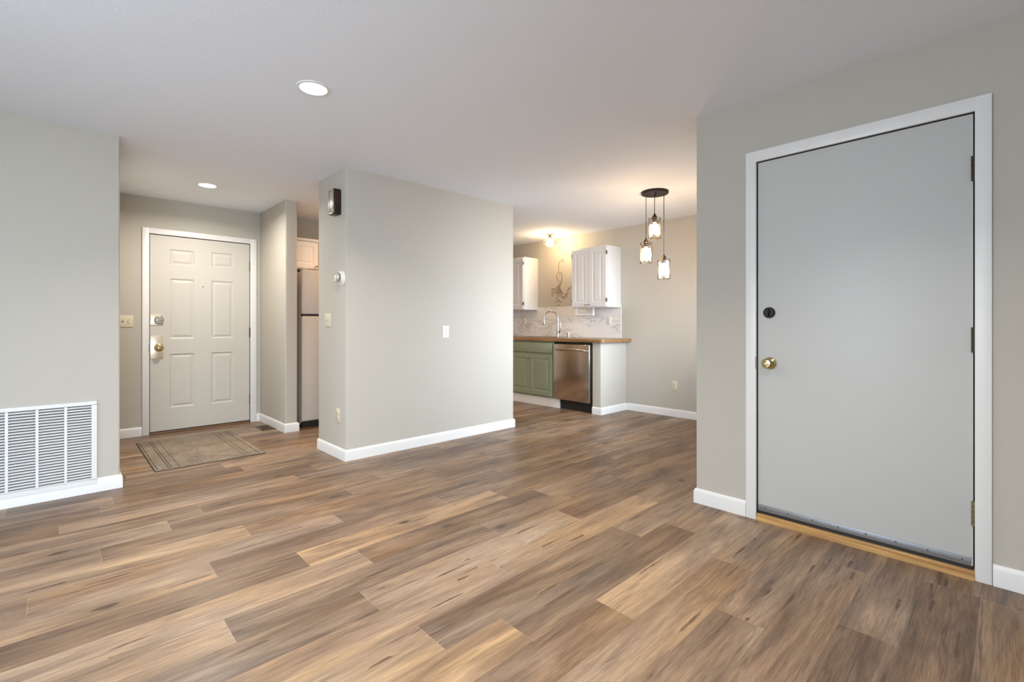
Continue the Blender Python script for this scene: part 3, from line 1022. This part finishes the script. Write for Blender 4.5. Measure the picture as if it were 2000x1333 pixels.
def cab_door(parent, x0, x1, z0, z1, mat, y=-.02, rail=.058):
    return B().panelled(x0, x1, z0, z1, .0195, [(x0 + rail, x1 - rail, z0 + rail, z1 - rail)], raised).build('door', mat, parent, (0, y, 0), smooth=False)


def cab_hinge(parent, x, z):
    return B().box(x - .006, x + .006, -.026, 0, z - .022, z + .022, .002).lathe([(.004, z - .03), (.004, z + .03)], 10, Matrix.Translation((x, -.024, 0))).build('hinge', M['pewter'], parent)


t = thing('over_fridge_cabinet', 'white two-door wall cabinet above the refrigerator', 'kitchen cabinet', (2.26, 5.75, 0))
B().box(-.405, .40, 0, YF - 5.75, 1.790, 2.150, .002).build('body', M['white'], t)
B().box(-.41, .405, -.022, .02, 2.122, 2.152, .004).build('top_rail', M['white'], t)
for x0, x1, kx in ((-.390, -.004, -.026), (.004, .385, .026)):
    dr = cab_door(t, x0, x1, 1.800, 2.112, M['white'], rail=.05)
    knob(dr, kx, 1.826, M['nickel'])

# ---------------------------------------------------------------- kitchen run (faces -X); local x = yc - Y, local y = X - front


def wall_cab(yc, wd, label):
    t = thing('wall_cabinet', label, 'kitchen cabinet', (5.16, yc, 0), R90)
    B().box(-wd / 2, wd / 2, 0, XK - 5.16, 1.362, 2.172, .002).build('body', M['white'], t)
    g_ = .004
    for x0, x1, kx, hx in ((-wd / 2 + .012, -g_ / 2, -.030, -wd / 2 + .006), (g_ / 2, wd / 2 - .012, .030, wd / 2 - .006)):
        dr = cab_door(t, x0, x1, 1.374, 2.150, M['white'])
        knob(dr, kx, 1.400, M['nickel'])
        for z in (1.455, 2.075):
            cab_hinge(t, hx, z)
    return t


wall_cab(3.893, .585, 'white two-door wall cabinet right of the peacock decal, above the dishwasher')
wall_cab(5.510, .770, 'white wall cabinet left of the peacock decal, cut off by the partition wall')


struct(B().box(4.897, 4.913, 4.190, YF - .002, 0, .127), 'trim_1', M['trim'], 'white toe-kick board under the green base cabinets', 'toe kick')


def base_cab(yc, wd, label):
    t = thing('base_cabinet', label, 'kitchen cabinet', (4.88, yc, 0), R90)
    dp_ = XK - 4.88 - .024
    B().box(-wd / 2, wd / 2, 0, .019, .128, .905).box(-wd / 2, -wd / 2 + .018, .018, dp_, .128, .905).box(wd / 2 - .018, wd / 2, .018, dp_, .128, .905) \
        .box(-wd / 2, wd / 2, dp_ - .01, dp_, .128, .905).box(-wd / 2, wd / 2, .018, dp_, .128, .146).build('body', M['green'], t)
    B().box(-wd / 2 + .008, wd / 2 - .010, -.020, 0, .742, .880, .004).build('drawer_front', M['green'], t)
    for x0, x1, kx in ((-wd / 2 + .008, -.002, -.028), (.002, wd / 2 - .010, .028)):
        dr = cab_door(t, x0, x1, .146, .722, M['green'])
        knob(dr, kx, .668, M['nickel'])
    return t


base_cab(4.722, .870, 'sage green sink base cabinet left of the dishwasher')
base_cab(5.620, .900, 'sage green base cabinet at the far end of the counter')

t = thing('dishwasher', 'stainless steel dishwasher with a bar handle under the wooden counter', 'dishwasher', (4.86, 3.958, 0), R90)
B().box(-.298, .300, .030, .585, .13, .868, .002).build('tub', M['black'], t)
B().box(-.231, .3125, .055, .07, .0, .125).build('kick_plate', M['black'], t)
B().box(-.312, .3125, .035, .06, .868, .904).build('top_gap', M['black'], t)
B().box(-.3115, .292, 0, .030, .128, .872, .006, 3).build('door_panel', M['steel'], t)
b = B()
b.tube([(-.255, .0, .795), (-.255, -.030, .797), (-.235, -.043, .800), (-.12, -.047, .806), (0, -.048, .808), (.12, -.047, .806), (.235, -.043, .800), (.255, -.030, .797), (.255, 0, .795)],
       [.012, .012, .013, .014, .014, .014, .013, .012, .012], 14)
b.build('handle', M['steel2'], t)

# countertop with a rounded front corner
t = thing('countertop', 'long butcher-block wooden countertop over the dishwasher and green cabinets', 'countertop', (5.155, 4.70, .907))
rc = .05
xf, xb, yr, yl = 4.842 - 5.155, XK - 5.155, 3.442 - 4.70, YF - 4.70
arc = [(xf + rc - rc * math.cos(a), yr + rc - rc * math.sin(a)) for a in [i * PI / 2 / 8 for i in range(9)]]
skx0, skx1, sky0, sky1 = 4.945 - 5.155, 5.365 - 5.155, 4.325 - 4.70, 5.105 - 4.70
b = B()
# four slabs around the sink cut-out
b.prism([(xf, sky0)] + arc + [(xb, yr), (xb, sky0)], 0, .040)
b.prism([(xf, sky0), (skx0, sky0), (skx0, sky1), (xf, sky1)], 0, .040)
b.prism([(skx1, sky0), (xb, sky0), (xb, sky1), (skx1, sky1)], 0, .040)
b.prism([(xf, sky1), (xb, sky1), (xb, yl), (xf, yl)], 0, .040)
bmesh.ops.remove_doubles(b.bm, verts=b.bm.verts[:], dist=1e-5)
b.build('slab', M['butcher'], t)

# sink
t = thing('kitchen_sink', 'stainless steel drop-in sink set in the wooden countertop', 'sink', (5.155, 4.715, .947))
x0, x1, y0, y1 = -.225, .225, -.405, .405
b = B()
b.box(x0, x1, y0, y0 + .03, -.0005, .006, .002).box(x0, x1, y1 - .03, y1, -.0005, .006, .002).box(x0, x0 + .03, y0, y1, -.0005, .006, .002).box(x1 - .075, x1, y0, y1, -.0005, .006, .002)
b.build('rim', M['steel2'], t)
b = B()
x0, x1, y0, y1, zb = -.2, .155, -.38, .38, -.17
b.box(x0, x1, y0, y1, zb - .002, zb).box(x0, x0 + .003, y0, y1, zb, 0).box(x1 - .003, x1, y0, y1, zb, 0).box(x0, x1, y0, y0 + .003, zb, 0).box(x0, x1, y1 - .003, y1, zb, 0)
b.build('basin', M['steel2'], t)
B().lathe([(.042, .001), (.042, .003), (.03, .003), (.026, 0.0005), (0, .0005)], 24, Matrix.Translation((-.02, 0, zb))).build('drain', M['nickel'], t)

# faucet: gooseneck swung to the left
t = thing('kitchen_faucet', 'tall brushed nickel gooseneck faucet behind the sink', 'faucet', (5.335, 4.600, .953))
dv = Vector((-.62, .78, 0)).normalized()
B().lathe([(.030, 0), (.030, .006), (.026, .010), (.022, .030), (.019, .12), (.017, .15), (0, .15)], 28).build('base', M['steel2'], t)
rad, zc = .105, .272
pts = [(0, 0, .14), (0, 0, .2), (0, 0, zc)]
for i in range(1, 15):
    a = PI * i / 14 * 1.06
    pts.append((dv.x * (rad - rad * math.cos(a)), dv.y * (rad - rad * math.cos(a)), zc + rad * math.sin(a)))
B().tube(pts, .0125, 16).build('spout', M['steel2'], t)
e = Vector(pts[-1]); dd = (e - Vector(pts[-2])).normalized()
B().tube([e - dd * .01, e + dd * .03, e + dd * .075, e + dd * .082], [.0145, .017, .0215, .018], 18).build('spray_head', M['steel2'], t)
B().tube([(0, 0, .055), (.0, -.035, .075), (.0, -.050, .105), (-.004, -.052, .19), (-.005, -.050, .215)], [.016, .015, .011, .009, .007], 14).build('lever_handle', M['steel2'], t)

t = thing('air_gap_cap', 'short brushed nickel cylinder cap on the counter right of the faucet', 'dishwasher air gap', (5.335, 4.395, .953))
B().lathe([(.019, 0), (.022, .002), (.022, .062), (.018, .067), (0, .067)], 24).build('cap', M['steel2'], t)
B().lathe([(.027, 0), (.027, .003), (0, .003)], 24).build('flange', M['steel2'], t)

# backsplash, holder, decal
t = thing('backsplash', 'white marble-look tile backsplash with grey veins behind the sink', 'backsplash', (XK, 4.838, .947), R90)
B().box(4.838 - YF, 4.838 - 3.6, -.010, 0, 0, .455).build('tile_field', M['marble'], t)
B().box(4.838 - 3.6, 4.838 - 3.594, -.012, 0, 0, .455).build('edge_trim', M['trim'], t)['label'] = 'white vertical edge trim'

t = thing('paper_towel_holder', 'white paper towel holder fixed under the right wall cabinet', 'paper towel holder', (5.315, 4.09, 1.362), R90)
B().box(-.150, .150, -.03, .03, -.010, 0, .003).build('mounting_plate', M['paper'], t)
for s in (-1, 1):
    B().box(s * .150 - .007, s * .150 + .007, -.020, .020, -.110, 0, .005).build('arm', M['paper'], t)
b = B(); b.lathe([(.021, -.148), (.021, .148)], 24, Matrix.Translation((0, 0, -.090)) @ Matrix.Rotation(PI / 2, 4, 'Y')); b.build('roller', M['paper'], t)

# peacock-like line decal: thin vinyl strokes on the wall; local x right, z up
t = thing('wall_decal', 'dark line decal of a long-necked bird with trailing tail feathers above the sink', 'wall decal', (XK, 4.69, 1.44), R90)


def U(px, py):        # stroke sketch grid: 100 wide, 160 tall
    return ((px - 42) / 100 * .46, (150 - py) / 150 * .70)


lift = [0.0]


def stroke(b, pts, w0, w1=None):
    w1 = w0 if w1 is None else w1
    K = [Vector(U(*q)) for q in pts]
    K = [K[0] * 2 - K[1]] + K + [K[-1] * 2 - K[-2]]
    P = []
    for i in range(1, len(K) - 2):          # smooth the sketch points
        for j in range(5):
            u = j / 5
            P.append(.5 * (2 * K[i] + (K[i + 1] - K[i - 1]) * u + (2 * K[i - 1] - 5 * K[i] + 4 * K[i + 1] - K[i + 2]) * u * u
                           + (3 * K[i] - K[i - 1] - 3 * K[i + 1] + K[i + 2]) * u ** 3))
    P.append(K[-2])
    n = len(P)
    tb = bmesh.new()
    lo, hi = [], []
    for i in range(n):
        d = (P[min(i + 1, n - 1)] - P[max(i - 1, 0)]).normalized()
        k = i / (n - 1)
        ww = (w0 + (w1 - w0) * k) * .55
        s = Vector((-d.y, d.x)) * ww
        lo.append((P[i] - s)); hi.append((P[i] + s))
    lift[0] += .00002
    yd = -.0008 - lift[0]
    fr = [(tb.verts.new((a.x, yd, a.y)), tb.verts.new((c.x, yd, c.y))) for a, c in zip(lo, hi)]
    bk = [(tb.verts.new((a.x, 0, a.y)), tb.verts.new((c.x, 0, c.y))) for a, c in zip(lo, hi)]
    for i in range(n - 1):
        tb.faces.new((fr[i][0], fr[i + 1][0], fr[i + 1][1], fr[i][1]))
        tb.faces.new((fr[i][0], bk[i][0], bk[i + 1][0], fr[i + 1][0]))
        tb.faces.new((fr[i][1], fr[i + 1][1], bk[i + 1][1], bk[i][1]))
    bmesh.ops.recalc_face_normals(tb, faces=tb.faces[:])
    b._take(tb)


def blob(b, cx, cy, rx, ry, tilt=0.0):
    x, z = U(cx, cy)
    tb = bmesh.new()
    vs_ = []
    for i in range(14):
        a = 2 * PI * i / 14
        u, v = rx * math.cos(a), ry * math.sin(a)
        vs_.append((x + u * math.cos(tilt) - v * math.sin(tilt), z + u * math.sin(tilt) + v * math.cos(tilt)))
    lift[0] += .00002
    f_ = [tb.verts.new((p_[0], -.0008 - lift[0], p_[1])) for p_ in vs_]
    k_ = [tb.verts.new((p_[0], 0, p_[1])) for p_ in vs_]
    tb.faces.new(f_)
    for i in range(14):
        tb.faces.new((f_[i], k_[i], k_[(i + 1) % 14], f_[(i + 1) % 14]))
    bmesh.ops.recalc_face_normals(tb, faces=tb.faces[:])
    b._take(tb)


b = B()
rd = random.Random(3)
# crest, head and dotted neck
stroke(b, [(63, 16), (60, 10), (55, 5), (50, 8), (44, 14), (40, 22), (37, 32)], .010, .006)
stroke(b, [(56, 5), (60, 9), (65, 17)], .012, .006)
stroke(b, [(50, 8), (53, 13), (52, 18)], .009, .004)
for q in ((44, 14), (41, 20), (39, 27), (40, 33), (41, 39), (40, 45)):
    blob(b, q[0], q[1], .009, .012, .3)
b.build('neck', M['decal'], t)
b = B()
stroke(b, [(31, 52), (32, 64), (35, 74), (40, 84)], .012, .006)
stroke(b, [(32, 50), (38, 47), (46, 48), (53, 50), (54, 62), (52, 76), (49, 88)], .006, .018)
stroke(b, [(38, 56), (42, 52), (47, 54), (44, 60), (40, 62)], .006)
stroke(b, [(34, 66), (40, 74), (46, 80), (47, 88)], .010, .005)
stroke(b, [(40, 84), (40, 96)], .008); stroke(b, [(46, 84), (46, 96)], .008)
b.build('body', M['decal'], t)
b = B()
for i in range(20):
    ang = math.radians(-66 + i * 5.0)
    ln = (46 if i < 8 else 38) + rd.uniform(-14, 4)
    pts_ = [(43 + math.sin(ang) * ln * u / 5, 88 + math.cos(ang) * ln * u / 5 + 3 * math.sin(u * .9 + i)) for u in range(6)]
    stroke(b, pts_, .003, .011 if i % 3 == 0 else .004)
    if i % 2 == 0:
        blob(b, pts_[-1][0], pts_[-1][1], .008, .014, -ang)
for q in ((28, 146), (36, 142), (42, 143), (48, 147), (31, 160), (40, 157), (47, 162)):
    blob(b, q[0], q[1] - 4, .011, .015, rd.uniform(-.8, .8))
b.build('tail_feathers', M['decal'], t)
b = B()
for i in range(9):
    blob(b, 58 + i * 4.0, 130 - i * 4.0 + rd.uniform(-4, 4), .009, .013, rd.uniform(-1, 1))
stroke(b, [(54, 128), (62, 126), (70, 118), (77, 108), (83, 98)], .005)
stroke(b, [(74, 126), (80, 116), (86, 110)], .008, .004)
stroke(b, [(66, 134), (73, 128), (79, 126)], .008, .004)
b.build('blossom_branch', M['decal'], t)
